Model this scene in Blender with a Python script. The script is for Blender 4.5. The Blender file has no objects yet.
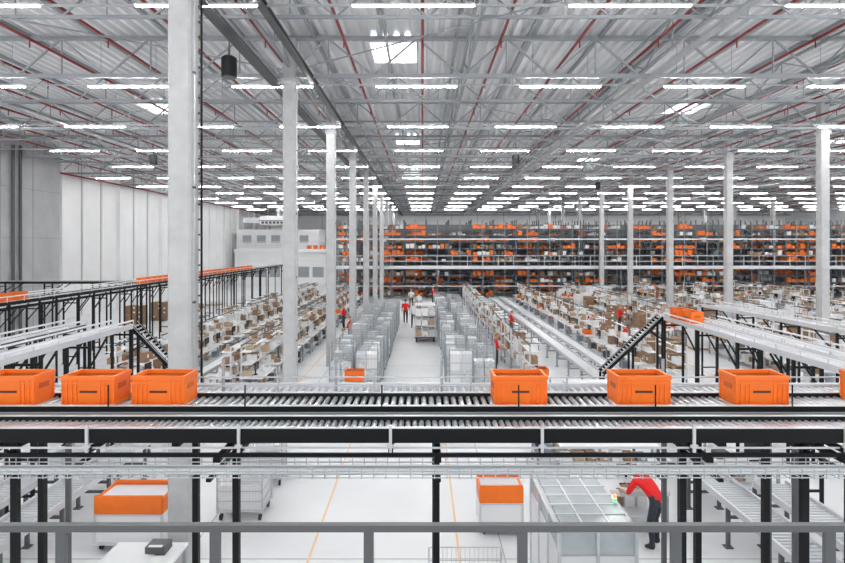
import bpy, math, random
from mathutils import Vector, Matrix
R = random.Random(7)
scene = bpy.context.scene
scene.view_settings.view_transform = 'Standard'

# ------------------------------------------------------------ materials
MATS = {}
def mat(name, col, rough=0.5, metal=0.0, noise=0.0, nscale=4.0, emit=0.0, spec=0.5, bump=0.0, stretch=None):
    m = bpy.data.materials.new(name); m.use_nodes = True
    nt = m.node_tree; b = nt.nodes['Principled BSDF']
    b.inputs['Base Color'].default_value = (*col, 1)
    b.inputs['Roughness'].default_value = rough
    b.inputs['Metallic'].default_value = metal
    b.inputs['Specular IOR Level'].default_value = spec
    if emit > 0:
        b.inputs['Emission Color'].default_value = (*col, 1)
        b.inputs['Emission Strength'].default_value = emit
    if noise > 0 or bump > 0:
        tc = nt.nodes.new('ShaderNodeTexCoord')
        mp = nt.nodes.new('ShaderNodeMapping')
        if stretch: mp.inputs['Scale'].default_value = stretch
        n = nt.nodes.new('ShaderNodeTexNoise'); n.inputs['Scale'].default_value = nscale
        n.inputs['Detail'].default_value = 5
        nt.links.new(tc.outputs['Object'], mp.inputs['Vector'])
        nt.links.new(mp.outputs['Vector'], n.inputs['Vector'])
        r = nt.nodes.new('ShaderNodeValToRGB')
        r.color_ramp.elements[0].position = 0.3; r.color_ramp.elements[1].position = 0.7
        lo = tuple(max(0, c * (1 - noise)) for c in col); hi = tuple(min(1, c * (1 + noise * .5)) for c in col)
        r.color_ramp.elements[0].color = (*lo, 1); r.color_ramp.elements[1].color = (*hi, 1)
        nt.links.new(n.outputs['Fac'], r.inputs['Fac'])
        nt.links.new(r.outputs['Color'], b.inputs['Base Color'])
        if bump > 0:
            bp = nt.nodes.new('ShaderNodeBump'); bp.inputs['Strength'].default_value = bump
            bp.inputs['Distance'].default_value = 0.02
            nt.links.new(n.outputs['Fac'], bp.inputs['Height'])
            nt.links.new(bp.outputs['Normal'], b.inputs['Normal'])
    MATS[name] = m
    return m
mat('floor_coating', (.80,.81,.82), .35, noise=.07, nscale=.35)
mat('floor_joint', (.45,.46,.48), .6)
mat('line_orange', (.85,.58,.36), .6)
mat('deck_white', (.88,.89,.90), .5, noise=.04, nscale=.6)
mat('concrete', (.52,.52,.52), .8, noise=.14, nscale=3, bump=.2)
mat('panel_wall', (.88,.885,.89), .6, noise=.05, nscale=.5)
mat('panel_grey', (.46,.47,.48), .7, noise=.15, nscale=.7)
mat('joint_dark', (.28,.28,.28), .8)
mat('steel_paint', (.33,.35,.37), .45)
mat('steel_dark', (.09,.095,.10), .5)
mat('galv', (.60,.62,.64), .32, .6, noise=.12, nscale=12)
mat('roller', (.72,.74,.76), .28, .7)
mat('alu', (.68,.69,.71), .4, .3)
mat('rail_grey', (.12,.125,.13), .5)
mat('black', (.008,.009,.010), .5, spec=.2)
mat('rubber', (.03,.03,.03), .8)
mat('orange', (.93,.185,.010), .42, noise=.06, nscale=6)
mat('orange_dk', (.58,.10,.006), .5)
mat('label', (.09,.02,.01), .6)
mat('card', (.31,.19,.11), .8, noise=.15, nscale=5)
mat('card_lt', (.50,.37,.26), .8, noise=.12, nscale=5)
mat('card_white', (.85,.85,.85), .7)
mat('film', (.74,.78,.80), .25, noise=.30, nscale=9, bump=.5)
mat('white', (.86,.86,.87), .45)
mat('offwhite', (.70,.72,.74), .5)
mat('red_pipe', (.24,.014,.014), .45)
mat('glassy', (.55,.60,.63), .12, noise=.15, nscale=3)
mat('rack_blue', (.12,.14,.16), .5)
mat('rack_back', (.18,.19,.20), .7)
mat('screen', (.02,.025,.03), .15)
mat('window_glass', (.34,.37,.40), .1)
mat('skin', (.62,.38,.27), .55)
mat('hair', (.05,.03,.02), .6)
mat('hair_fair', (.35,.22,.10), .6)
mat('shirt_red', (.80,.012,.012), .75, noise=.12, nscale=18)
mat('shirt_white', (.80,.80,.80), .8, noise=.08, nscale=18)
mat('trousers', (.03,.035,.05), .8, noise=.2, nscale=18)
mat('shoe', (.02,.02,.02), .6)
mat('eye', (.02,.02,.02), .2)
mat('lips', (.50,.18,.15), .5)
mat('led', (1,1,1), .5, emit=125)
mat('skylight', (.95,.98,1), .5, emit=3.5)
mat('green_lamp', (.05,.9,.25), .5, emit=3)
mat('red_lamp', (1,.15,.05), .5, emit=3)
mat('yellow', (.85,.55,.03), .5)
mat('blue_grey', (.25,.30,.36), .5)
mat('wood', (.50,.36,.20), .8, noise=.2, nscale=8)

# ------------------------------------------------------------ mesh builder
class MB:
    def __init__(s): s.v=[]; s.f=[]; s.m=[]; s.mats=[]; s.sm=[]
    def mi(s, n):
        if n not in s.mats: s.mats.append(n)
        return s.mats.index(n)
    def add(s, vs, fs, m, smooth=False):
        o=len(s.v); s.v.extend([tuple(v) for v in vs]); k=s.mi(m)
        for f in fs:
            s.f.append(tuple(i+o for i in f)); s.m.append(k); s.sm.append(smooth)
    def hexa(s, p, m):
        s.add(p, [(0,3,2,1),(4,5,6,7),(0,1,5,4),(1,2,6,5),(2,3,7,6),(3,0,4,7)], m)
    def box(s, x0,x1,y0,y1,z0,z1, m):
        s.hexa([(x0,y0,z0),(x1,y0,z0),(x1,y1,z0),(x0,y1,z0),(x0,y0,z1),(x1,y0,z1),(x1,y1,z1),(x0,y1,z1)], m)
    def cbox(s, cx,cy,cz,sx,sy,sz,m): s.box(cx-sx/2,cx+sx/2,cy-sy/2,cy+sy/2,cz-sz/2,cz+sz/2,m)
    def frus(s, cx,cy,z0,z1,ax,ay,bx,by,m):
        s.hexa([(cx-ax,cy-ay,z0),(cx+ax,cy-ay,z0),(cx+ax,cy+ay,z0),(cx-ax,cy+ay,z0),
                (cx-bx,cy-by,z1),(cx+bx,cy-by,z1),(cx+bx,cy+by,z1),(cx-bx,cy+by,z1)], m)
    def beam(s, p, q, w, h, m):
        p=Vector(p); q=Vector(q); d=(q-p).normalized()
        up=Vector((0,0,1))
        if abs(d.z)>.98: up=Vector((0,1,0))
        a=d.cross(up).normalized()*(w/2); b=a.normalized().cross(d).normalized()*(h/2)
        s.hexa([p-a-b,p+a-b,q+a-b,q-a-b,p-a+b,p+a+b,q+a+b,q-a+b], m)
    def cyl(s, p, q, r, m, n=8, r2=None):
        p=Vector(p); q=Vector(q); d=(q-p).normalized()
        up=Vector((0,0,1)) if abs(d.z)<.9 else Vector((1,0,0))
        a=d.cross(up).normalized(); b=a.cross(d).normalized()
        if r2 is None: r2=r
        vs=[]; 
        for i in range(n):
            t=2*math.pi*i/n; e=a*math.cos(t)+b*math.sin(t)
            vs.append(p+e*r); vs.append(q+e*r2)
        fs=[(2*i,2*((i+1)%n),2*((i+1)%n)+1,2*i+1) for i in range(n)]
        s.add(vs, fs, m, True)
        s.add(vs, [tuple(2*i for i in range(n))[::-1], tuple(2*i+1 for i in range(n))], m)
    def tube(s, pts, rad, m, n=8):
        for i in range(len(pts)-1): s.cyl(pts[i],pts[i+1],rad[i],m,n,rad[i+1])
    def sphere(s, c, r, m, nu=12, nv=8, fn=None):
        vs=[];fs=[]
        for j in range(nv+1):
            ph=math.pi*j/nv
            for i in range(nu):
                th=2*math.pi*i/nu
                u=Vector((math.sin(ph)*math.cos(th),math.sin(ph)*math.sin(th),math.cos(ph)))
                if fn: u=fn(u)
                vs.append((c[0]+u.x*r[0],c[1]+u.y*r[1],c[2]+u.z*r[2]))
        for j in range(nv):
            for i in range(nu):
                fs.append((j*nu+i,(j+1)*nu+i,(j+1)*nu+(i+1)%nu,j*nu+(i+1)%nu))
        s.add(vs,fs,m,True)
    def mesh(s, name):
        me=bpy.data.meshes.new(name+'_mesh'); me.from_pydata(s.v,[],s.f)
        for n in s.mats: me.materials.append(MATS[n])
        me.polygons.foreach_set('material_index', s.m)
        me.polygons.foreach_set('use_smooth', s.sm)
        me.update(); return me
    def obj(s, name, loc=(0,0,0), rz=0):
        return inst(s.mesh(name), name, loc, rz)
def inst(me, name, loc=(0,0,0), rz=0, sc=(1,1,1)):
    o=bpy.data.objects.new(name, me); o.location=loc; o.rotation_euler=(0,0,rz); o.scale=sc
    scene.collection.objects.link(o); return o

# ------------------------------------------------------------ room shell
XL,XR,YN,YF=-27.0,64.0,-6.0,100.0
ZB,ZT,ZD=10.9,12.0,12.2
m=MB(); m.box(XL,XR,YN,YF,-.2,0,'floor_coating'); m.obj('floor')
m=MB()
for x in (-2.0,.65): m.box(x-.02,x+.02,7,19,.0,.004,'line_orange')
for x in (3.0,9.3,12.4,-5.0,24): m.box(x-.03,x+.03,18,57,.0,.004,'line_orange')
m.obj('floor_marking_lines')
m=MB()
for k in range(16): m.box(XL,XR,1.9+k*4-.012,1.9+k*4+.012,0,.003,'floor_joint')
for k in range(-5,12): m.box(k*5.65-4.2-.012,k*5.65-4.2+.012,YN,62,0,.003,'floor_joint')
m.obj('floor_joints')
# corrugated roof deck
m=MB(); p=.36; x=XL; vs=[];prof=[]
while x<XR:
    prof+= [(x,ZD),(x+.13,ZD),(x+.17,ZD+.16),(x+.32,ZD+.16)]; x+=p
prof.append((x,ZD))
for a,z in prof: vs+=[(a,YN,z),(a,YF,z)]
m.add(vs,[(2*i,2*i+2,2*i+3,2*i+1) for i in range(len(prof)-1)],'deck_white')
m.box(XL,XR,YN,YF,ZD+.2,ZD+.35,'deck_white'); m.obj('ceiling')
# walls
m=MB(); m.box(XL-.3,XL,YN,YF,0,ZD+.3,'panel_wall')
for k in range(12):
    y=9.9+8*k
    m.box(XL,XL+.35,y-.25,y+.25,0,ZD,'panel_wall')
    for e in (2.67,5.33): 
        m.box(XL,XL+.01,y+e-.03,y+e+.03,0,ZD,'joint_dark'); m.box(XL,XL+.12,y+e+.05,y+e+.30,0,ZD,'panel_wall')
m.obj('wall_left')
m=MB(); m.box(XL,XR,YF,YF+.3,0,ZD+.3,'panel_wall')
for k in range(20): m.box(XL+4.6*k-.03,XL+4.6*k+.03,YF-.01,YF,0,ZD,'joint_dark')
m.obj('wall_back')
m=MB(); m.box(XR,XR+.3,YN,YF,0,ZD+.3,'panel_wall'); m.obj('wall_right')
# stair core projecting from the left wall
m=MB(); m.box(XL,-24.2,27,37.6,0,ZD-.1,'panel_grey')
for y in (29.6,32.3,35): m.box(-24.2,-24.19,y-.02,y+.02,0,ZD-.1,'joint_dark')
for z in (3,6,9): m.box(-24.2,-24.19,27,37.6,z-.01,z+.01,'joint_dark')
for y in (33.1,33.7): m.cyl((-24.05,y,0),(-24.05,y,11.5),.09,'steel_dark')
m.obj('stair_core_wall')
# columns
m=MB(); c=.035; w=.20; d=.20
pts=[(-w+c,-d),(w-c,-d),(w,-d+c),(w,d-c),(w-c,d),(-w+c,d),(-w,d-c),(-w,-d+c)]
m.add([(a,b,0) for a,b in pts]+[(a,b,ZB+1.15) for a,b in pts],[(i,(i+1)%8,8+(i+1)%8,8+i) for i in range(8)]+[tuple(range(8,16))],'concrete')
m.box(w,w+.03,-.10,-.05,0.3,ZB,'galv')
m.box(-.25,.25,-.24,.24,ZB-.28,ZB-.12,'concrete')
for z in (2.5,4.5,6.5,8.5): m.box(w-.02,w+.04,-.11,-.04,z,z+.04,'steel_dark')
colm=m.mesh('column')
for X in (-4.2,18.4,41.0):
    for k in range(11):
        inst(colm,'concrete_column',(X,9.9+8*k,0))
m=MB(); m.cyl((-3.93,10.02,2.5),(-3.93,10.02,10.8),.02,'black')
for k in range(28): m.cbox(-3.955,10.02,3+.27*k,.05,.07,.03,'steel_dark')
m.obj('cable_riser')

# roof trusses
def truss(m, a0,a1, zb,zt, step, ch, wb, mt, axis='x'):
    P=(lambda a,z:(a,0,z)) if axis=='x' else (lambda a,z:(0,a,z))
    m.beam(P(a0,zb),P(a1,zb),ch,ch,mt); m.beam(P(a0,zt),P(a1,zt),ch,ch,mt)
    n=int((a1-a0)/step)
    for i in range(n):
        a=a0+i*step
        m.beam(P(a,zb),P(a+step/2,zt),wb,wb,mt); m.beam(P(a+step/2,zt),P(a+step,zb),wb,wb,mt)
        m.beam(P(a+step/2,zb),P(a+step/2,zt),wb*.7,wb*.7,mt)
m=MB(); truss(m,XL,XR,ZB,ZT+.1,2.825,.12,.055,'steel_paint')
tm=m.mesh('truss')
m=MB(); truss(m,XL,XR,ZB+.25,ZT+.1,2.26,.08,.04,'steel_paint'); tm2=m.mesh('truss2')
for k in range(13):
    inst(tm,'roof_truss',(0,1.9+8*k,0))
    inst(tm2,'roof_joist',(0,5.9+8*k,0))
m=MB(); truss(m,YN,YF-.1,ZB+.25,ZT,4.0,.08,.045,'steel_paint','y'); tm3=m.mesh('braced')
for k in range(-4,9):
    if -26<18.4+k*5.65<63: inst(tm3,'longitudinal_truss',(18.4+k*5.65,0,0))
m=MB()
for k in range(-10,26):
    X=1.1+k*2.26
    m.beam((X,YN,ZT+.13),(X,YF-.1,ZT+.13),.09,.12,'steel_paint')
m.obj('roof_purlins')
m=MB()
for b in range(4):
    X0=-26.8+22.6*b
    for k in range(6):
        y=1.9+16*k
        for ya,yb in ((y,y+8),(y+16,y+8)):
            m.cyl((X0,ya,ZB+.15),(X0+11.3,yb,ZB+.15),.022,'steel_paint',6)
            m.cyl((X0+22.6,ya,ZB+.15),(X0+11.3,yb,ZB+.15),.022,'steel_paint',6)
m.obj('wind_bracing')
m=MB()
for k in range(-11,27):
    X=k*2.26
    m.cyl((X,YN,11.45),(X,YF-.2,11.45),.045,'red_pipe',8)
    for j in range(20):
        y=12+j*4.2; m.cyl((X,y,11.45),(X,y,11.2),.02,'red_pipe',6)
m.cyl((XL+1,38,10.75),(XL+1,95,10.75),.07,'red_pipe')
m.obj('sprinkler_pipes')
m=MB()
for X,z,wd in ((-4.75,10.72,.30),(-3.55,10.78,.16)):
    m.beam((X,YN,z),(X,YF-1,z),wd,.07,'steel_dark')
    m.cyl((X+.05,YN,z+.1),(X+.05,YF-1,z+.1),.05,'black',6)
for X in (7.1,29.7,-15.5): m.beam((X,YN,10.75),(X,YF-1,10.75),.22,.06,'galv')
m.obj('cable_trays')
m=MB()
for y in (12.2,18.4,24.6,30.8,37,43.2,49.4): m.beam((-24,y+.35,10.86),(XR-.5,y+.35,10.86),.08,.04,'galv')
m.obj('light_busbars')
# LED strips
m=MB()
for j in range(14):
    y=12.2+6.2*j-12.4
    for k in range(-5,14):
        X=-.2+4.7*k
        if X-1.4<XL or X+1.4>XR: continue
        if X<-22.7 and 26<y<39: continue
        m.box(X-1.3,X+1.3,y-.028,y+.028,10.685,10.705,'led')
        m.box(X-1.34,X+1.34,y-.045,y+.045,10.707,10.745,'white')
        for e in (-.9,.9): m.cyl((X+e,y,10.745),(X+e,y,12.15),.008,'steel_paint',4)
m.obj('led_strip_lights')
for i,(X,y) in enumerate([(-.95,19.2),(12.6,27),(-.9,35.5),(12.6,43),(24,20),(-12.5,27),(-.9,51),(26,35)]):
    m=MB(); m.box(X-.75,X+.75,y-1.0,y+1.0,ZD-.10,ZD-.06,'skylight')
    for a,b,c_,d_ in ((X-.85,X-.75,y-1.1,y+1.1),(X+.75,X+.85,y-1.1,y+1.1),(X-.75,X+.75,y-1.1,y-1),(X-.75,X+.75,y+1,y+1.1)):
        m.box(a,b,c_,d_,ZD-.14,ZD+.02,'white')
    m.box(X-.02,X+.02,y-1,y+1,ZD-.12,ZD-.10,'white')
    m.obj('window_%d'%(i+1))
# speakers
m=MB(); m.cyl((0,0,0),(0,0,.5),.2,'black',16); m.cyl((0,0,.5),(0,0,.56),.2,'black',16,.12); m.cyl((0,0,.5),(0,0,.75),.03,'steel_dark'); m.cyl((0,0,-.03),(0,0,0),.16,'steel_dark',16)
m.cyl((0,0,.75),(0,0,1.2),.02,'steel_dark',6)
sp=m.mesh('speaker')
for l in ((-5.15,15.0,10.0),(5.2,31.4,10.05),(-15.0,31.4,10.05),(14,45,10.05)): inst(sp,'hanging_loudspeaker',l)

# ------------------------------------------------------------ totes
def tote(m, cx,cy,z, L=.52,W=.32,H=.29,tp=.012):
    a,b=L/2,W/2; t=.012
    A,B=a-tp-.008,b-tp-.008
    def ring(ax,ay,z_): return [(cx-ax,cy-ay,z_),(cx+ax,cy-ay,z_),(cx+ax,cy+ay,z_),(cx-ax,cy+ay,z_)]
    o0=ring(A,B,z);o1=ring(a-.010,b-.010,z+H-.03)
    q=[(0,1,5,4),(1,2,6,5),(2,3,7,6),(3,0,4,7)]
    m.add(o0+o1,q+[(3,2,1,0)],'orange')
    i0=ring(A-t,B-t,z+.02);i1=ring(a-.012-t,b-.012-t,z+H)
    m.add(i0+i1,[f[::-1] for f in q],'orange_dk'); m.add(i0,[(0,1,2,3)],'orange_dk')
    for x0,x1,y0,y1 in ((-a,a,-b,-b+.026),(-a,a,b-.026,b),(-a,-a+.026,-b+.026,b-.026),(a-.026,a,-b+.026,b-.026)):
        m.box(cx+x0,cx+x1,cy+y0,cy+y1,z+H-.035,z+H,'orange')
    for s in (-1,1):
        yy=cy+s*(b-.014)
        def fb(xa,xb,za,zb_,e,mt): m.box(cx+xa,cx+xb,min(yy-s*.01,yy+s*e),max(yy-s*.01,yy+s*e),za,zb_,mt)
        fb(-a+.008,a-.008,z+H-.078,z+H-.062,.012,'orange'); fb(-a+.02,a-.02,z,z+.02,.006,'orange')
        for k in (-.475,-.39,-.30,-.22,.22,.30,.39,.475): fb(k*L-.005,k*L+.005,z+.02,z+H-.04,.010,'orange')
        fb(-.16*L,.16*L,z+H*.44,z+H*.51,.003,'label')
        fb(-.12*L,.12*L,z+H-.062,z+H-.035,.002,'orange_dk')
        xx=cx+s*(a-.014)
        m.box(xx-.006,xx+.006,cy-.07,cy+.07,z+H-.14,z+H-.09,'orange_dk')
m=MB(); tote(m,0,0,0)
for k in range(4): m.cbox(-.17+.11*k,0,.10,.09,.22,.14,['card','card_white','card_lt','card'][k])
totem=m.mesh('tote')
for X in (-3.97,-3.20,-2.53,.94,2.12,3.25,4.47):
    inst(totem,'orange_tote',(X,5.54,3.966))

# ------------------------------------------------------------ conveyors
def conveyor(name, p0, p1, W=.5, pitch=.1, rail='black', legs='black', legstep=2.0, railh=.12, rollr=.025, floorz=0, belt=False, guard=0):
    m=MB(); p0=Vector(p0); p1=Vector(p1); D=p1-p0; L=D.length; u=D/L
    v=Vector((-u.y,u.x,0)).normalized()
    h=W/2
    for s in (-1,1):
        off=v*s*(h+.02)+Vector((0,0,-railh/2+.03))
        m.beam(p0+off,p1+off,.035,railh,rail)
        m.beam(p0+off+Vector((0,0,railh/2+.006)),p1+off+Vector((0,0,railh/2+.006)),.045,.012,'alu')
        if guard:
            g=v*s*(h+.04)+Vector((0,0,guard))
            m.beam(p0+g,p1+g,.02,.04,'white')
            for k in range(int(L/.8)+1):
                q=p0+u*(k*.8)+v*s*(h+.045); m.beam(q,q+Vector((0,0,guard)),.02,.02,'alu')
    if belt: 
        m.beam(p0-Vector((0,0,.02)),p1-Vector((0,0,.02)),W-.02,.03,belt if isinstance(belt,str) else 'galv')
    n=int(L/pitch)
    for k in range(n):
        q=p0+u*(pitch*(k+.5))-Vector((0,0,rollr+.003))*(.6 if belt else 1)
        m.cyl(q-v*(h-.01),q+v*(h-.01),rollr,'roller',8)
    if legstep:
        nl=max(1,int(L/legstep))
        for k in range(nl+1):
            q=p0+u*(L*(k+.02)/(nl+.04))
            for s in (-1,1):
                t=q+v*s*(h+.02); m.beam((t.x,t.y,floorz),(t.x,t.y,t.z-railh+.03),.06,.06,legs)
                if floorz==0: m.cbox(t.x,t.y,.01,.14,.14,.02,legs)
            for zz in (q.z-.25,floorz+.35):
                if zz>floorz: m.beam(Vector((q.x,q.y,zz))-v*h,Vector((q.x,q.y,zz))+v*h,.04,.05,legs)
            if q.z>2.5 and k<nl:
                q2=p0+u*(L*(k+.4)/(nl+.04))
                for s in (-1,1):
                    t=q+v*s*(h+.02); t2=q2+v*s*(h+.02); m.beam((t.x,t.y,t.z-.75),(t2.x,t2.y,t2.z-railh),.035,.035,legs)
    return m.obj(name)

# bridge conveyors crossing in front
m=MB()
def xconv(m,y0,y1,z,x0=-10,x1=10,pitch=.075,rail='black',rh=.13):
    for y in (y0,y1):
        m.box(x0,x1,y-.02,y+.02,z-rh+.03,z+.03,rail)
        m.box(x0,x1,y-.022,y+.022,z+.031,z+.037,'alu')
    n=int((x1-x0)/pitch)
    for k in range(n):
        x=x0+pitch*(k+.5); m.cyl((x,y0+.02,z-.025),(x,y1-.02,z-.025),.025,'roller',8)
xconv(m,5.3,5.78,3.965,rh=.15)
for y,Xs in ((5.3,(-3.83,-1.75,.13,2.44,3.59,5.4,-5.8,-7.8,7.4)),(5.80,(-3.91,-2.33,.13,2.83,3.53,4.39,-6.2,6.4,-8,8))):
    for X in Xs:
        m.cbox(X,y,1.92,.06,.06,3.84,'black'); m.cbox(X,y,.01,.2,.2,.02,'black')
        m.box(X-.03,X+.03,5.3,5.80,3.60,3.66,'black')
for k in range(-5,6):
    X=.9+1.28*k; m.cyl((X,5.27,4.0),(X,5.27,4.20),.007,'black')
for X in (-2.07,-.9,.2,2.5): m.cbox(X,5.86,4.1,.025,.025,.45,'steel_paint')
for z in (4.05,4.14): m.cyl((-10,5.84,z),(10,5.84,z),.008,'galv',6)
for k in range(20): m.cbox(-9.5+k,5.85,4.03,.02,.015,.26,'galv')
m.box(-10,10,5.27,5.279,3.93,3.945,'steel_paint')
m.obj('tote_conveyor')
m=MB()
xconv(m,4.78,5.12,3.925,pitch=.06,rh=.12)
for k in range(-8,8):
    X=-.27+1.28*k; m.box(X-.012,X+.012,4.74,4.76,3.76,3.99,'alu'); m.box(X-.03,X+.03,4.735,4.755,3.80,3.825,'alu')
    m.box(X-.02,X+.02,4.76,5.27,3.75,3.79,'black')
m.box(-10,10,4.80,4.83,3.70,3.73,'black'); m.box(-10,10,5.15,5.18,3.70,3.73,'black')
m.box(-10,10,4.79,4.80,3.775,3.79,'alu')
for X in (-9.5,-7.8,-5.8,-3.83,-1.75,.13,2.44,3.59,5.4,7.4,9.5): m.box(X-.03,X+.03,4.78,5.27,3.66,3.70,'black')
m.obj('return_conveyor')
m=MB()
for y in (4.62,4.69,4.76,4.83): m.cyl((-10,y,3.60),(10,y,3.60),.005,'galv',5)
for z in (3.64,3.68): 
    m.cyl((-10,4.60,z),(10,4.60,z),.006,'galv',5); m.cyl((-10,4.85,z),(10,4.85,z),.006,'galv',5)
for k in range(200):
    x=-10+.1*k
    m.beam((x,4.60,3.60),(x,4.85,3.60),.006,.006,'galv'); m.beam((x,4.60,3.60),(x,4.60,3.69),.006,.006,'galv'); m.beam((x,4.85,3.60),(x,4.85,3.69),.006,.006,'galv')
for k in range(5): m.cyl((-10,4.66+.035*k,3.62+.008*(k%2)),(10,4.66+.035*k,3.62+.008*(k%3)),.012,R.choice(['offwhite','galv','steel_paint']),6)
for X in (-5.8,-3.83,-1.75,.13,2.44,3.59,5.4,7.4): m.box(X-.02,X+.02,4.6,5.27,3.57,3.595,'black')
m.obj('cable_tray')
m=MB(); xconv(m,6.5,7.0,3.76,-9,9,rail='alu',rh=.09,pitch=.09)
for X in (-8.6,-6.4,-4.4,.15,3.0,4.3,6.2,8.2):
    for y in (6.5,7.0): m.cbox(X,y,1.84,.05,.05,3.68,'steel_dark')
m.obj('accumulation_conveyor')

# elevated conveyors either side
conveyor('elevated_conveyor',(-8.3,7.6,3.3),(-8.3,15.6,3.3),.5,.12,'alu','black',2.0,guard=.14,belt='offwhite')
conveyor('elevated_conveyor',(-9.6,7.6,3.3),(-9.6,15.6,3.3),.5,.12,'steel_dark','black',2.0,guard=.14)
conveyor('incline_conveyor',(-8.2,16.0,3.3),(-6.4,16.2,1.3),.5,.12,'black','black',1.2)
conveyor('elevated_conveyor',(8.1,7.6,3.2),(8.1,18.2,3.2),.55,.12,'alu','black',2.0,guard=.14,belt='white')
conveyor('elevated_conveyor',(9.6,9.6,3.0),(9.6,19.0,3.0),.6,.12,'alu','black',2.0,guard=.14,belt='white')
conveyor('elevated_conveyor',(13,12,3.0),(12.2,24.0,3.0),.6,.15,'alu','black',2.4,guard=.15,belt='white')
conveyor('incline_conveyor',(7.9,18.7,3.2),(6.0,18.9,1.3),.5,.12,'black','black',1.2)
conveyor('wall_side_conveyor',(-14.2,14,3.6),(-14.2,58,3.6),.6,.3,'black','black',2.4,belt=True,guard=.2)
conveyor('wall_side_conveyor',(-16.4,14,3.1),(-16.4,58,3.1),.6,.3,'black','black',2.4,belt=True)
conveyor('cross_conveyor',(-22.5,30,3.6),(-14.8,30,3.6),.6,.2,'black','black',2.4,belt=True)
R.seed(21)
for y in [19.0,19.8]+[28.5+.66*k for k in range(28) if R.random()<.8]:
    inst(totem,'orange_tote',(-14.2,y,3.605),math.pi/2)
inst(totem,'orange_tote',(8.1,16.9,3.205),math.pi/2,(1.2,1.2,1.2)); inst(totem,'orange_tote',(8.1,17.7,3.205),math.pi/2,(1.2,1.2,1.2))
conveyor('packing_line_conveyor',(6.4,19.6,.8),(6.4,52,.8),.5,.15,'alu','steel_paint',2.0)
conveyor('packing_line_conveyor',(7.3,21,.8),(7.3,52,.8),.45,.15,'alu','steel_paint',2.0,belt='offwhite')
conveyor('packing_line_conveyor',(-8.3,18,.8),(-8.3,50,.8),.5,.15,'alu','steel_paint',2.0)
for X,ye in ((-6.9,14.9),(-8.0,14.9),(5.9,14.9),(6.9,11.2)):
    conveyor('floor_conveyor',(X,7.2,.8),(X,ye,.8),.6,.1,'alu','steel_dark',1.5)

# ------------------------------------------------------------ handrail + walkway near camera
m=MB()
m.box(-6,6,2.98,3.02,3.985,4.02,'rail_grey')
for k in range(-6,8):
    X=-1.92+.817*(k+0); m.cbox(X,3.0,3.44,.052,.03,1.09,'rail_grey')
m.box(-6,6,2.99,3.01,2.9,3.02,'rail_grey'); m.box(-6,6,2.985,3.015,3.45,3.48,'rail_grey')
m.obj('guard_railing')
m=MB(); m.box(-6,6,-3,3.05,2.84,2.895,'steel_dark')
for X in (-5.5,-1.8,1.8,5.5):
    for y in (-2.5,2.9): m.cbox(X,y,1.42,.15,.15,2.84,'steel_dark')
m.obj('walkway_platform')

# ------------------------------------------------------------ mid-ground furniture
def carton(m,x,y,z,sx,sy,sz,c=None):
    c=c or R.choice(['card','card_lt','card_white','card_white'])
    m.cbox(x,y,z+sz/2,sx,sy,sz,c); m.cbox(x,y,z+sz+.001,sx*.98,.05,.004,'card_lt' if c!='card_lt' else 'card')
    if R.random()<.5: m.cbox(x+sx*.1,y-sy/2-.002,z+sz*.6,sx*.35,.004,sz*.35,'white')
def station(seed):
    R.seed(seed); m=MB(); L=1.9; W=.8
    m.box(-L/2,L/2,-W/2,W/2,.76,.8,'white')
    for x in (-L/2+.04,L/2-.04):
        for y in (-W/2+.04,W/2-.04): m.cbox(x,y,.38,.05,.05,.76,'steel_paint')
        m.cbox(x,W/2-.04,1.35,.05,.05,1.15,'alu')
        m.box(x-.02,x+.02,-W/2,W/2,.2,.24,'steel_paint')
    m.box(-L/2,L/2,-W/2+.05,W/2,.22,.25,'offwhite')
    sh=(1.25,1.7) if seed%3 else (1.25,)
    for z in sh: m.box(-L/2,L/2,0.02,W/2,z,z+.025,'white')
    m.box(-L/2,L/2,W/2-.06,W/2-.03,1.93,1.98,'steel_dark')
    m.box(-.7,.7,-.1,.0,1.93,1.96,'white')
    for x in (-.6,.6): m.box(x-.015,x+.015,-.06,W/2-.04,1.96,1.985,'steel_dark')
    lv=[(.25,0),(.8,.2)]+[(z+.025,.2) for z in sh]
    for z,y0 in lv:
        x=-L/2+.2
        while x<L/2-.15:
            sx=R.uniform(.16,.38)
            if R.random()<.74: 
                carton(m,x,y0+R.uniform(-.03,.03),z,sx,R.uniform(.2,.34),R.uniform(.12,.36) if z<1.7 else R.uniform(.08,.28))
            x+=sx+.07
    sx=R.uniform(-.6,.6)
    m.cbox(sx,-.05,1.12,.42,.03,.26,'screen'); m.cbox(sx,-.03,1.12,.44,.02,.28,'black'); m.cbox(sx,.0,.9,.04,.04,.25,'black'); m.cbox(sx,0,.81,.2,.14,.015,'black')
    if R.random()<.45: tote(m,R.uniform(-.5,.5),-.2,.8,.55,.36,.24)
    carton(m,-sx*.8,-.22,.8,.3,.22,.15)
    m.cyl((L/2+.12,-.2,0),(L/2+.12,-.2,.5),.14,R.choice(['steel_dark','blue_grey']),10,.18)
    return m.mesh('station')
stations=[station(i) for i in range(9)]
def pallet(seed):
    R.seed(seed); m=MB()
    for x in (-.5,0,.5): m.box(x-.07,x+.07,-.4,.4,.02,.1,'wood')
    for k in range(5): m.box(-.6,.6,-.4+.17*k,-.28+.17*k,.1,.13,'wood')
    z=.13; n=R.choice([1,2,3,4]); c=R.choice(['card','card_lt','card_white','film'])
    for l in range(n):
        for i in range(3):
            for j in range(2):
                if l==n-1 and R.random()<.3: continue
                carton(m,-.39+.39*i,-.2+.4*j,z,.37,.38,.3,c)
        z+=.31
    return m.mesh('pallet')
pallets=[pallet(40+i) for i in range(5)]
R.seed(11)
def put_station(X,y,rz,name='packing_workstation'): inst(R.choice(stations),name,(X,y,0),rz)
y=21.0
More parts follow.
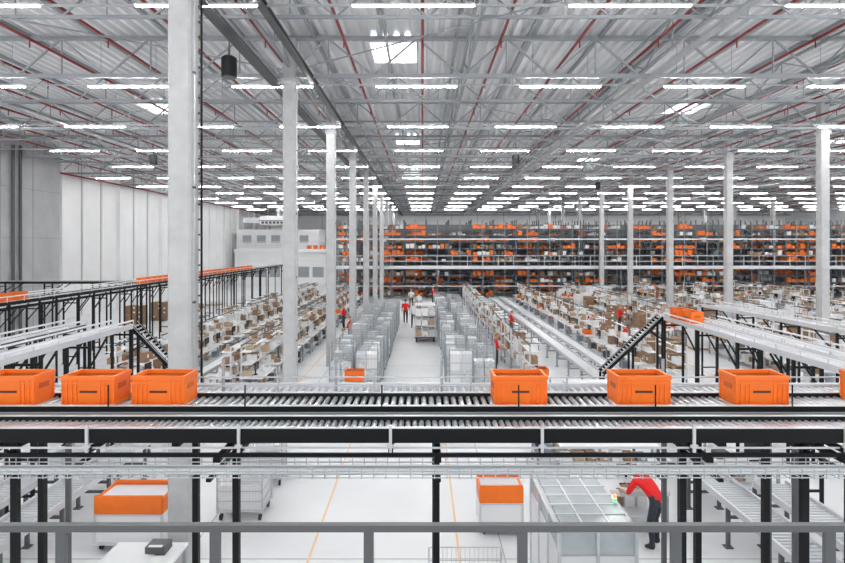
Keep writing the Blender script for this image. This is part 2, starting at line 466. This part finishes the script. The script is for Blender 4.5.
while y<54:
    for X,rz in ((4.2,math.pi/2),(9.0,-math.pi/2)): put_station(X+R.uniform(-.08,.08),y,rz)
    for X,rz in ((-6.1,math.pi/2),(-7.2,-math.pi/2)) : put_station(X,y,rz)
    put_station(-10.0,y,math.pi/2); 
    if R.random()<.8: put_station(-11.3,y,-math.pi/2)
    y+=2.3
y=30
while y<56:
    for X in (13.6,14.8,20.2,21.6,25.6,27,31.5,33,37.5,44.5):
        q=R.random()
        if q<.62: put_station(X+R.uniform(-.1,.1),y,R.choice([math.pi/2,-math.pi/2]))
        elif q<.9: inst(R.choice(pallets),'pallet_of_cartons',(X+R.uniform(-.1,.1),y,0),R.choice([0,math.pi/2]))
    y+=2.3
for y in (23.2,25.5,27.8):
    for X in (15.0,16.2,20.3,21.5): put_station(X,y,math.pi/2 if X in (15.0,20.3) else -math.pi/2)
for k in range(9): inst(R.choice(pallets),'pallet_of_cartons',(11.2,25.5+3.1*k+R.uniform(-.4,.4),0),R.uniform(-.1,.1))
for k in range(8): inst(R.choice(pallets),'pallet_of_cartons',(-19.5+R.uniform(-.4,.4),34+2.6*k,0),R.uniform(-.1,.1))
def cage(seed):
    R.seed(seed); m=MB(); a,b,h=.42,.36,1.75
    m.box(-a,a,-b,b,.16,.2,'galv')
    for x in (-a+.06,a-.06):
        for y in (-b+.06,b-.06): m.cyl((x-.02,y,.06),(x+.02,y,.06),.06,'rubber',10); m.cbox(x,y,.14,.05,.05,.06,'galv')
    for x in (-a,a):
        for y in (-b,b): m.cbox(x,y,.95,.03,.03,1.6,'steel_paint')
    for z in (.5,.9,1.3,h):
        for y in (-b,b): m.box(-a,a,y-.007,y+.007,z-.008,z+.008,'steel_paint')
        for x in (-a,a): m.box(x-.007,x+.007,-b,b,z-.008,z+.008,'steel_paint')
    for k in range(1,7):
        x=-a+2*a*k/7
        for y in (-b,b): m.box(x-.004,x+.004,y-.004,y+.004,.2,h,'galv')
        yy=-b+2*b*k/7
        for x2 in (-a,a): m.box(x2-.004,x2+.004,yy-.004,yy+.004,.2,h,'galv')
    z=.2
    top=R.choice([h,h,1.3,.9])
    while z<top-.3:
        hh=R.uniform(.2,.34); 
        for sx in (-1,1):
            if z>1.1 and R.random()<.3: continue
            c=R.choice(['film','film','card_white','offwhite','film','film'])
            m.cbox(sx*a*.47,R.uniform(-.02,.02),z+hh/2,a*.88,b*1.75,hh-.01,c)
        z+=hh
    return m.mesh('cage')
cages=[cage(i) for i in range(7)]
R.seed(5)
for i in range(17):
    y=21.3+1.15*i
    for X in (-3.05,-2.05): 
        if R.random()<.9: inst(R.choice(cages),'roll_cage',(X+R.uniform(-.06,.06),y+R.uniform(-.1,.1),0),R.uniform(-.1,.1))
for i in range(22):
    y=20.6+1.2*i
    for X in (1.35,2.35):
        if R.random()<.85: inst(R.choice(cages),'roll_cage',(X+R.uniform(-.06,.06),y+R.uniform(-.1,.1),0),R.uniform(-.1,.1))
for k in range(5): inst(R.choice(cages),'roll_cage',(16.2+.02*k,38+2.1*k,0),.1*k)
for X,y in ((16.2,30.5),(17.1,31.5),(23.3,32),(23.4,34)): inst(R.choice(cages),'roll_cage',(X,y,0))
inst(totem,'orange_tote',(-2.4,19.9,.755),0,(1.3,1.3,1.3))
m=MB(); m.box(-.35,.35,-.25,.25,.69,.75,'galv'); 
for x in (-.3,.3):
    for yy in (-.2,.2): m.cbox(x,yy,.36,.03,.03,.66,'galv'); m.cyl((x,yy-.015,.04),(x,yy+.015,.04),.04,'rubber')
m.obj('tote_trolley',(-2.4,19.9,0))
# large bulk containers
m=MB(); m.box(-1.2,1.2,-1,1,.15,1.5,'white'); m.box(-1.25,1.25,-1.05,1.05,1.5,1.6,'offwhite')
for x in (-1.0,0,1.0): m.box(x-.1,x+.1,-.9,.9,0,.15,'steel_dark'); m.box(x-.02,x+.02,-1.02,-1,.15,1.5,'steel_paint')
bc=m.mesh('bulk')
for X,y in ((23.5,40.5),(29.3,36),(16.6,54.0),(35.2,44)): inst(bc,'bulk_container',(X,y,0))

# tugger cart with boxes in the aisle
m=MB(); m.box(-.6,.6,-.9,.9,.25,.32,'steel_dark')
for x in (-.5,.5):
    for yy in (-.7,.7): m.cyl((x-.04,yy,.13),(x+.04,yy,.13),.13,'rubber',12)
for x in (-.58,.58):
    for yy in (-.88,.88): m.cbox(x,yy,1.2,.04,.04,1.8,'alu')
for z in (.32,.95,1.5,2.08): m.box(-.6,.6,-.9,.9,z,z+.02,'offwhite')
for z in (.34,.97,1.52):
    for x in (-.38,0,.38):
        for yy in (-.65,-.2,.25,.65): 
            if R.random()<.85: carton(m,x,yy,z,.32,.38,R.uniform(.28,.45),R.choice(['card_white','film','card_white','card_lt']))
m.beam((0,-.9,.28),(0,-1.4,.5),.04,.04,'steel_dark')
m.obj('delivery_cart',(.15,33,0))
# ------------------------------------------------------------ pallet rack block at the back
YR=60.2
m=MB(); g=MB(); R.seed(3)
zl=[.25,.95,1.65,2.35]+[3.85,4.55,5.25,5.95,6.65,7.35]
bay=2.4; x0=-9.2; nb=28
hots=[R.random() for _ in range(40)]; hots[0]=.9; hots[1]=.95; hots[2]=.1
for row,yf in enumerate((YR,YR+2.3,YR+6.3)):
    for k in range(nb+1):
        X=x0+k*bay
        for yy in (yf,yf+1.1): m.cbox(X,yy,4.15,.11,.08,8.3,'rack_blue')
        if row==0: m.cbox(X+bay/2,yf,4.15,.06,.05,8.3,'steel_paint')
        for j in range(6): m.beam((X,yf,.3+1.3*j),(X,yf+1.1,1.0+1.3*j),.03,.03,'rack_blue')
    for z in zl:
        m.box(x0,x0+nb*bay,yf-.02,yf+.02,z-.08,z,'rack_blue'); m.box(x0,x0+nb*bay,yf,yf+1.1,z-.02,z,'rack_blue')
    for k in range(nb):
        for z in zl:
            if row>0 and R.random()<.3: continue
            hot=hots[k//2]*.7+R.random()*.3
            X=x0+k*bay+.2
            po=.75 if hot>.6 else .12
            if z<3: po=.25
            pn=.12 if hot>.6 else .55
            mode=R.choices(['tote','card','mix','none'],[po,.14,.16,pn])[0]
            while X<x0+(k+1)*bay-.35:
                w_=R.uniform(.36,.5)
                if mode!='none' and R.random()<.78:
                    c={'tote':'orange','card':R.choice(['card','card_lt','card_white']),'mix':R.choice(['orange','card','card_white','card_white','offwhite'])}[mode]
                    hh=R.choice([.28,.3,.5]) if c=='orange' else R.uniform(.2,.5)
                    g.frus(X+w_/2,yf+.35,z,z+hh,w_/2-.03,.28,w_/2-.01,.3,c)
                    if c=='orange': g.box(X,X+w_,yf+.04,yf+.66,z+hh-.04,z+hh,'orange')
                X+=w_+.03
m.box(x0,x0+nb*bay,YR+8.4,YR+8.45,0,8.1,'rack_back')
m.obj('pallet_rack'); g.obj('stored_goods')
m=MB()
m.box(x0-.5,x0+nb*bay+.5,YR-1.5,YR-.06,3.15,3.4,'offwhite'); m.box(x0-.5,x0+nb*bay+.5,YR-1.52,YR-1.5,3.1,3.45,'alu')
for z in (3.9,4.45): m.box(x0-.5,x0+nb*bay+.5,YR-1.5,YR-1.46,z,z+.05,'alu')
for k in range(int((nb*bay+1)/1.6)):
    X=x0-.5+1.6*k; m.cbox(X,YR-1.48,3.9,.05,.05,1.1,'alu')
    if k%3==1: m.cbox(X,YR-1.4,1.55,.12,.12,3.1,'rack_blue')
m.box(x0-.5,x0+nb*bay+.5,YR-1.3,YR-.2,1.25,1.33,'alu')
m.obj('mezzanine_walkway')
m=MB(); m.box(x0,x0+nb*bay,YR-.25,YR-.06,6.15,6.31,'alu')
m.obj('rack_pick_conveyor')

# office block and HVAC at back left
m=MB(); m.box(-26,-11.5,78,84,0,4.6,'panel_wall'); m.box(-26,-11.5,77.6,84,4.6,5.1,'white'); m.box(-26,-14.5,79,84,5.1,7.8,'white')
for k in range(5):
    X=-25.2+2*k; m.box(X,X+1.2,78.94,79,6.0,7.0,'window_glass'); m.box(X-.05,X+1.25,78.9,78.94,5.92,6.0,'alu')
for k in range(7):
    X=-25.2+2*k; m.box(X,X+1.5,77.94,78,1.2,2.6,'window_glass')
for z in (5.6,6.1): m.box(-26,-11.5,77.65,77.7,z,z+.05,'alu')
for k in range(11): m.cbox(-25.9+1.43*k,77.67,5.6,.05,.05,1.05,'alu')
for k in range(4): m.box(-16+.9*k,-15.4+.9*k,77.8,78.3,5.1,5.6,'orange')
m.obj('mezzanine_office')
m=MB(); m.box(-21.5,-17.5,74.5,77,8.3,9.5,'white'); m.box(-21.6,-17.4,74.45,77.05,8.8,8.9,'steel_dark')
for k in range(8): m.box(-21.3+.5*k,-20.95+.5*k,74.45,74.5,8.45,8.75,'steel_dark')
m.cyl((-19.5,76.4,9.5),(-19.5,76.4,10.7),.35,'galv',14); m.box(-24,-21.5,75.3,76.3,8.6,9.3,'galv')
for x in (-21.3,-17.7):
    for yy in (74.7,76.8): m.cyl((x,yy,9.5),(x,yy,12.15),.03,'steel_dark')
m.obj('air_handling_unit')

# ------------------------------------------------------------ foreground ground level
def sort_cart(name, X,y,w=1.2,dp=.7,h=1.0,rz=0):
    m=MB(); a,b=w/2,dp/2
    m.box(-a,a,-b,-b+.03,.15,h-.33,'white'); m.box(-a,a,b-.03,b,.15,h-.1,'white')
    for s in (-1,1): m.box(s*a-.015,s*a+.015,-b,b,.15,h-.33,'white')
    m.box(-a,a,-b,b,.13,.17,'steel_paint')
    m.box(-a-.01,a+.01,-b-.015,-b+.03,h-.33,h,'orange'); m.box(-a-.01,a+.01,b-.03,b+.01,h-.2,h,'orange')
    for s in (-1,1): m.box(s*a-.02,s*a+.02,-b,b,h-.33,h-.05,'orange')
    m.box(-a,a,-b+.04,b-.04,h-.12,h-.08,'offwhite')
    m.box(-a-.015,a+.015,-b-.03,-b,h-.36,h-.33,'alu'); m.box(-a-.015,a+.015,-b-.03,-b,.12,.17,'alu')
    for s in (-1,1): m.box(s*a-.02,s*a+.02,-b-.02,-b+.02,.1,h-.33,'alu'); m.box(s*a-.02,s*a+.02,b-.02,b+.02,.1,h,'alu')
    for x in (-a+.08,a-.08):
        for yy in (-b+.08,b-.08): m.cyl((x-.02,yy,.065),(x+.02,yy,.065),.065,'rubber',12)
    m.obj(name,(X,y,0),rz)
sort_cart('sorting_cart',-5.3,10.5); sort_cart('sorting_cart',1.5,11.0,.8,.6,.95)
def mesh_trolley(X,y,rz=0):
    m=MB(); a,b=.45,.35
    m.box(-a,a,-b,b,.18,.22,'galv')
    for x in (-a,a):
        for yy in (-b,b): m.cbox(x,yy,.58,.03,.03,.84,'galv')
    for k in range(1,14):
        x=-a+2*a*k/14
        for yy in (-b,b): m.box(x-.003,x+.003,yy-.003,yy+.003,.2,1,'alu')
    for k in range(1,11):
        yy=-b+2*b*k/11
        for x in (-a,a): m.box(x-.003,x+.003,yy-.003,yy+.003,.2,1,'alu')
    for z in (.22,.4,.6,.8,1.0):
        for yy in (-b,b): m.box(-a,a,yy-.008,yy+.008,z-.008,z+.008,'galv')
        for x in (-a,a): m.box(x-.008,x+.008,-b,b,z-.008,z+.008,'galv')
    for x in (-a+.06,a-.06):
        for yy in (-b+.06,b-.06): m.cyl((x-.02,yy,.07),(x+.02,yy,.07),.07,'rubber',12); m.cbox(x,yy,.15,.04,.04,.06,'galv')
    m.box(-a+.03,a-.03,-b+.03,b-.03,.22,.7,'card_white'); m.cbox(.1,0,.8,.5,.5,.2,'offwhite')
    m.obj('wire_mesh_trolley',(X,y,0),rz)
mesh_trolley(-3.65,11.6); mesh_trolley(-3.7,13.2,.1)
# enclosed machine with ribbed translucent roof
m=MB(); x0_,x1_,y0_,y1_,H=1.68,2.62,6.9,8.7,2.05
m.box(x0_,x1_,y0_,y1_,.1,H-.35,'white'); m.box(x0_+.02,x1_-.02,y0_+.02,y1_-.02,H-.35,H-.05,'glassy')
m.box(x0_-.03,x1_+.03,y0_-.03,y1_+.03,H-.05,H-.02,'alu'); m.box(x0_+.04,x1_-.04,y0_+.05,y1_-.05,H-.02,H,'glassy')
for k in range(7): yy=y0_+.05+k*(y1_-y0_-.1)/6; m.box(x0_+.02,x1_-.02,yy-.012,yy+.012,H-.01,H+.015,'white')
for xx in (x0_+.3,x1_-.3): m.box(xx-.012,xx+.012,y0_+.02,y1_-.02,H-.01,H+.015,'white')
for xx in (x0_,(x0_+x1_)/2,x1_): m.box(xx-.02,xx+.02,y0_-.02,y0_+.02,0,H-.05,'alu')
for yy in (7.5,8.1,8.7): m.box(x0_-.02,x0_+.02,yy-.02,yy+.02,0,H-.05,'alu')
m.box(x0_+.1,x0_+.42,y0_-.015,y0_,1.0,1.6,'offwhite'); m.box(x0_+.6,x0_+.62,y0_-.05,y0_-.02,1.0,1.3,'black')
m.cyl((x1_-.06,7.5,H-.02),(x1_-.06,7.5,H+.06),.015,'alu'); m.cyl((x1_-.06,7.5,H+.06),(x1_-.06,7.5,H+.10),.025,'green_lamp'); m.cyl((x1_-.06,7.5,H+.10),(x1_-.06,7.5,H+.14),.025,'red_lamp')
m.obj('carton_erector_machine')
def bench(name,X,y,L=1.6,seed=1,rz=0,shelf=True):
    R.seed(seed); m=MB(); W=.8
    m.box(-L/2,L/2,-W/2,W/2,.78,.82,'white'); m.box(-L/2,L/2,-W/2,-W/2+.02,.70,.78,'alu')
    for x in (-L/2+.04,L/2-.04):
        for yy in (-W/2+.05,W/2-.05): m.cbox(x,yy,.39,.05,.05,.78,'steel_paint')
        if shelf: m.cbox(x,W/2-.05,1.15,.04,.04,.7,'steel_paint')
    if shelf: m.box(-L/2,L/2,0.05,W/2,1.15,1.17,'white'); m.box(-L/2,L/2,.05,W/2,1.48,1.5,'white')
    m.box(-L/2,L/2,-.3,W/2,.25,.28,'offwhite')
    for z in ((1.17,.28) if shelf else (.28,)):
        x=-L/2+.15
        while x<L/2-.15:
            carton(m,x,.2,z,.2,.25,R.uniform(.12,.26),R.choice(['card_white','card','blue_grey','card_lt','screen'])); x+=.25
    for k in range(6): m.cbox(R.uniform(-L/2+.2,L/2-.2),R.uniform(-.3,.0),.825+.003*k,.21,.29,.005,'card_white')
    if shelf:
        m.cbox(.35,.12,1.02,.4,.03,.24,'screen'); m.cbox(.35,.15,.9,.04,.04,.16,'black'); m.cbox(.3,-.18,.83,.36,.13,.02,'black')
        m.cbox(-.4,.1,.9,.26,.26,.16,'steel_dark')
    else: m.cbox(.2,.15,.88,.3,.26,.12,'steel_dark'); m.cbox(.2,.05,.945,.2,.05,.01,'card_white')
    m.obj(name,(X,y,0),rz)
bench('workbench',3.75,11.2,2.0,1); bench('workbench',7.0,12.4,1.3,2); bench('print_table',-4.25,8.5,1.1,3,shelf=False); bench('workbench',3.6,14.2,1.6,4); bench('workbench',5.0,16.5,1.6,5)
# wire basket table
m=MB()
for x in (.1,1.2):
    for yy in (7.9,8.6): m.cbox(x,yy,.45,.03,.03,.9,'galv')
for z in (.3,.5,.7,.9):
    for yy in (7.9,8.6): m.box(.1,1.2,yy-.006,yy+.006,z-.006,z+.006,'galv')
    for x in (.1,1.2): m.box(x-.006,x+.006,7.9,8.6,z-.006,z+.006,'galv')
for k in range(1,16):
    x=.1+1.1*k/16
    for yy in (7.9,8.6): m.box(x-.003,x+.003,yy-.003,yy+.003,.3,.9,'galv')
    m.box(x-.003,x+.003,7.9,8.6,.3,.306,'galv')
m.box(.14,1.16,7.94,8.56,.31,.45,'card_white')
m.obj('wire_basket')

# ------------------------------------------------------------ people
def skin_body(J, E, root):
    me=bpy.data.meshes.new('tmp'); names=list(J); idx={n:i for i,n in enumerate(names)}
    me.from_pydata([J[n][0] for n in names],[(idx[a],idx[b]) for a,b in E],[])
    ob=bpy.data.objects.new('tmp',me); scene.collection.objects.link(ob)
    sk=ob.modifiers.new('s','SKIN'); sk.use_smooth_shade=True; sk.branch_smoothing=.3
    for n in names:
        d=me.skin_vertices[0].data[idx[n]]; r=J[n][1]; d.radius=r if isinstance(r,tuple) else (r,r); d.use_root=(n==root)
    ss=ob.modifiers.new('u','SUBSURF'); ss.levels=2; ss.render_levels=2
    dg=bpy.context.evaluated_depsgraph_get(); dg.update()
    e=ob.evaluated_get(dg).to_mesh()
    vs=[tuple(v.co) for v in e.vertices]; fs=[tuple(p.vertices) for p in e.polygons]
    bpy.data.objects.remove(ob); return vs,fs
def person_mesh(pose, shirt, hair):
    P=dict(pel=(0,0,.96),spi=(0,.0,1.14),che=(0,.0,1.34),nb=(0,-.01,1.47),nk=(0,.005,1.53),head=(0,.02,1.64),pitch=0)
    arm={'L':[(-.18,-.01,1.41),(-.24,-.03,1.13),(-.25,.08,.90)],'R':[(.18,-.01,1.41),(.24,-.03,1.13),(.25,.08,.90)]}
    leg={'L':[(-.09,0,.90),(-.11,.02,.50),(-.12,-.02,.09)],'R':[(.09,0,.90),(.11,.02,.50),(.12,-.02,.09)]}
    if pose=='walk':
        leg={'L':[(-.09,0,.90),(-.10,.18,.53),(-.10,.26,.10)],'R':[(.09,0,.90),(.10,.02,.50),(.10,-.28,.15)]}
        arm={'L':[(-.18,-.01,1.41),(-.24,-.14,1.15),(-.24,-.14,.90)],'R':[(.18,-.01,1.41),(.24,.06,1.14),(.23,.24,.98)]}
    if pose=='work':
        arm={'L':[(-.18,-.01,1.41),(-.23,.08,1.14),(-.16,.34,1.06)],'R':[(.18,-.01,1.41),(.23,.08,1.14),(.16,.34,1.06)]}
        P['head']=(0,.05,1.63); P['pitch']=-.35
    if pose=='bend':
        P=dict(pel=(0,-.10,.93),spi=(0,.02,1.07),che=(0,.18,1.20),nb=(0,.31,1.25),nk=(0,.37,1.27),head=(0,.47,1.27),pitch=-.95)
        arm={'L':[(-.18,.24,1.18),(-.26,.33,.95),(-.13,.56,.88)],'R':[(.18,.24,1.18),(.27,.30,.94),(.16,.58,.88)]}
        leg={'L':[(-.09,-.10,.88),(-.12,-.02,.48),(-.14,-.08,.09)],'R':[(.09,-.10,.88),(.12,.03,.48),(.14,.0,.09)]}
    J={k:(P[k],r) for k,r in (('pel',(.155,.12)),('spi',(.15,.115)),('che',(.185,.135)),('nb',.08),('nk',.055))}
    E=[('pel','spi'),('spi','che'),('che','nb'),('nb','nk')]
    lab=[('pel','spi',shirt),('spi','che',shirt),('che','nb',shirt),('nk','nk','skin')]
    for s in 'LR':
        a=arm[s]; l=leg[s]
        for i,(r) in enumerate((.07,.05,.03)): J['a%s%d'%(s,i)]=(a[i],r)
        d=(Vector(a[2])-Vector(a[1])).normalized(); J['a%s3'%s]=(tuple(Vector(a[2])+d*.07),(.038,.018))
        mid=(Vector(a[0])+Vector(a[1]))/2; J['a%sm'%s]=(tuple(mid),.06)
        E+=[('che','a%s0'%s),('a%s0'%s,'a%sm'%s),('a%sm'%s,'a%s1'%s),('a%s1'%s,'a%s2'%s),('a%s2'%s,'a%s3'%s)]
        lab+=[('che','a%s0'%s,shirt),('a%s0'%s,'a%sm'%s,shirt),('a%sm'%s,'a%s1'%s,shirt),('a%s1'%s,'a%s2'%s,'skin'),('a%s2'%s,'a%s3'%s,'skin')]
        for i,r in enumerate((.095,.062,.042)): J['l%s%d'%(s,i)]=(l[i],r)
        mk=Vector(l[1])*.6+Vector(l[2])*.4+Vector((0,-.02,0)); J['l%sc'%s]=(tuple(mk),.060)
        t=(l[2][0],l[2][1]+.15,l[2][2]-.045); J['l%s3'%s]=(t,(.042,.035)); h_=(l[2][0],l[2][1]-.045,l[2][2]-.04); J['l%s4'%s]=(h_,(.036,.036))
        E+=[('pel','l%s0'%s),('l%s0'%s,'l%s1'%s),('l%s1'%s,'l%sc'%s),('l%sc'%s,'l%s2'%s),('l%s2'%s,'l%s3'%s),('l%s2'%s,'l%s4'%s)]
        lab+=[('l%s0'%s,'l%s1'%s,'trousers'),('l%s1'%s,'l%s2'%s,'trousers'),('l%s2'%s,'l%s3'%s,'shoe'),('l%s2'%s,'l%s4'%s,'shoe')]
    vs,fs=skin_body(J,E,'pel')
    def near(p):
        best=None;bd=9
        for a,b,mm in lab:
            A=Vector(J[a][0]);B=Vector(J[b][0]);AB=B-A;t=0 if AB.length<1e-6 else max(0,min(1,(p-A).dot(AB)/AB.length_squared))
            dd=(p-(A+AB*t)).length
            if dd<bd: bd=dd;best=mm
        return best
    m=MB(); V=[Vector(v) for v in vs]
    groups={}
    for f in fs:
        c=sum((V[i] for i in f),Vector())/len(f); groups.setdefault(near(c),[]).append(f)
    m.v.extend(vs)
    for k,ff in groups.items():
        kk=m.mi(k)
        for f in ff: m.f.append(f); m.m.append(kk); m.sm.append(True)
    for s,sg in (('L',1),('R',-1)):
        A=Vector(arm[s][1]);B=Vector(arm[s][2]); d=(B-A).normalized(); base=B+d*.085
        side=d.cross(Vector((sg,0,0)));
        if side.length<.1: side=Vector((0,0,1))
        side.normalize(); curl=d.cross(side).normalized()*sg*1.0
        for k,ln in enumerate((.068,.078,.073,.056)):
            q=base+side*(.027-.018*k); q1=q+d*ln*.5+curl*.006; q2=q1+d*ln*.3+curl*.014; q3=q2+d*ln*.2+curl*.016
            m.tube([q-d*.02,q1,q2,q3],[.0095,.009,.008,.0065],'skin',6); m.sphere(q3,(.0065,)*3,'skin',6,4)
        q=B+d*.03+side*.03; q1=q+side*.03+d*.025; q2=q1+side*.008+d*.03
        m.tube([q-side*.015,q1,q2],[.013,.011,.008],'skin',6); m.sphere(q2,(.008,)*3,'skin',6,4)
    h=MB()
    def fh(u):
        u=u.copy()
        if u.z<0: u.x*=1-.28*(-u.z)**1.3; u.y*=1-.12*(-u.z)
        if u.y<0: u.y*=1.05
        return u
    h.sphere((0,0,0),(.077,.095,.118),'skin',20,14,fh)
    h.cyl((0,.085,.01),(0,.112,-.022),.008,'skin',8,.016); h.sphere((0,.108,-.024),(.015,.013,.01),'skin',8,6)
    for sx in (-1,1):
        h.sphere((sx*.03,.083,.012),(.013,.008,.007),'white',8,6); h.sphere((sx*.03,.0895,.012),(.006,.004,.006),'eye',8,6)
        h.cbox(sx*.03,.091,.032,.028,.008,.006,hair); h.sphere((sx*.079,-.005,-.005),(.01,.022,.032),'skin',8,6)
    h.sphere((0,.085,-.055),(.022,.01,.007),'lips',10,6)
    def fhair(u):
        u=u.copy()
        if u.y>.2 and u.z<.45: u.y*=.35; u.x*=.9
        if u.z<-.35: u.z=-.35
        return u
    h.sphere((0,-.008,.018),(.084,.100,.112),hair,20,14,fhair)
    M=Matrix.Translation(P['head'])@Matrix.Rotation(P['pitch'],4,'X')
    off=len(m.v)
    for v in h.v: m.v.append(tuple(M@Vector(v)))
    for f,k,sm in zip(h.f,h.m,h.sm): m.f.append(tuple(i+off for i in f)); m.m.append(m.mi(h.mats[k])); m.sm.append(sm)
    hc=Vector(P['head']); m.tube([Vector(P['nb']),hc-(hc-Vector(P['nb'])).normalized()*.03],[.062,.052],'skin',12)
    zmin=min(v[2] for v in m.v); m.v=[(a,b,c-zmin) for a,b,c in m.v]
    return m.mesh('person')
pb=person_mesh('bend','shirt_red','hair'); pw=person_mesh('walk','shirt_red','hair'); ps=person_mesh('work','shirt_red','hair_fair'); pt=person_mesh('stand','shirt_white','hair')
inst(pb,'worker_bending',(4.22,10.33,0),math.radians(36))
for me,X,y,rz in ((pw,-1.2,40,0),(pt,-.6,38,3.1),(ps,-3.9,30.5,1.2),(ps,3.2,24.5,-1.6),(pt,-.3,46,.3),(ps,5.2,33,-1.5),(pw,10.2,34,2),(ps,9.9,27.5,1.5),(ps,12.6,36,-1.5),(ps,-5.1,36.5,1.5),(pt,-1.0,50,3),(ps,1.0,52,1)):
    inst(me,'warehouse_worker',(X,y,0),rz)

# ------------------------------------------------------------ world, camera
w=bpy.data.worlds.new('World'); scene.world=w; w.use_nodes=True
w.node_tree.nodes['Background'].inputs[0].default_value=(.95,.97,1,1); w.node_tree.nodes['Background'].inputs[1].default_value=1.8
cam=bpy.data.cameras.new('Camera'); co=bpy.data.objects.new('Camera',cam); scene.collection.objects.link(co)
co.location=(0,0,5.5); co.rotation_euler=(math.pi/2,0,0); cam.lens=24; cam.sensor_width=36; cam.shift_y=-.042; cam.clip_end=300
scene.camera=co
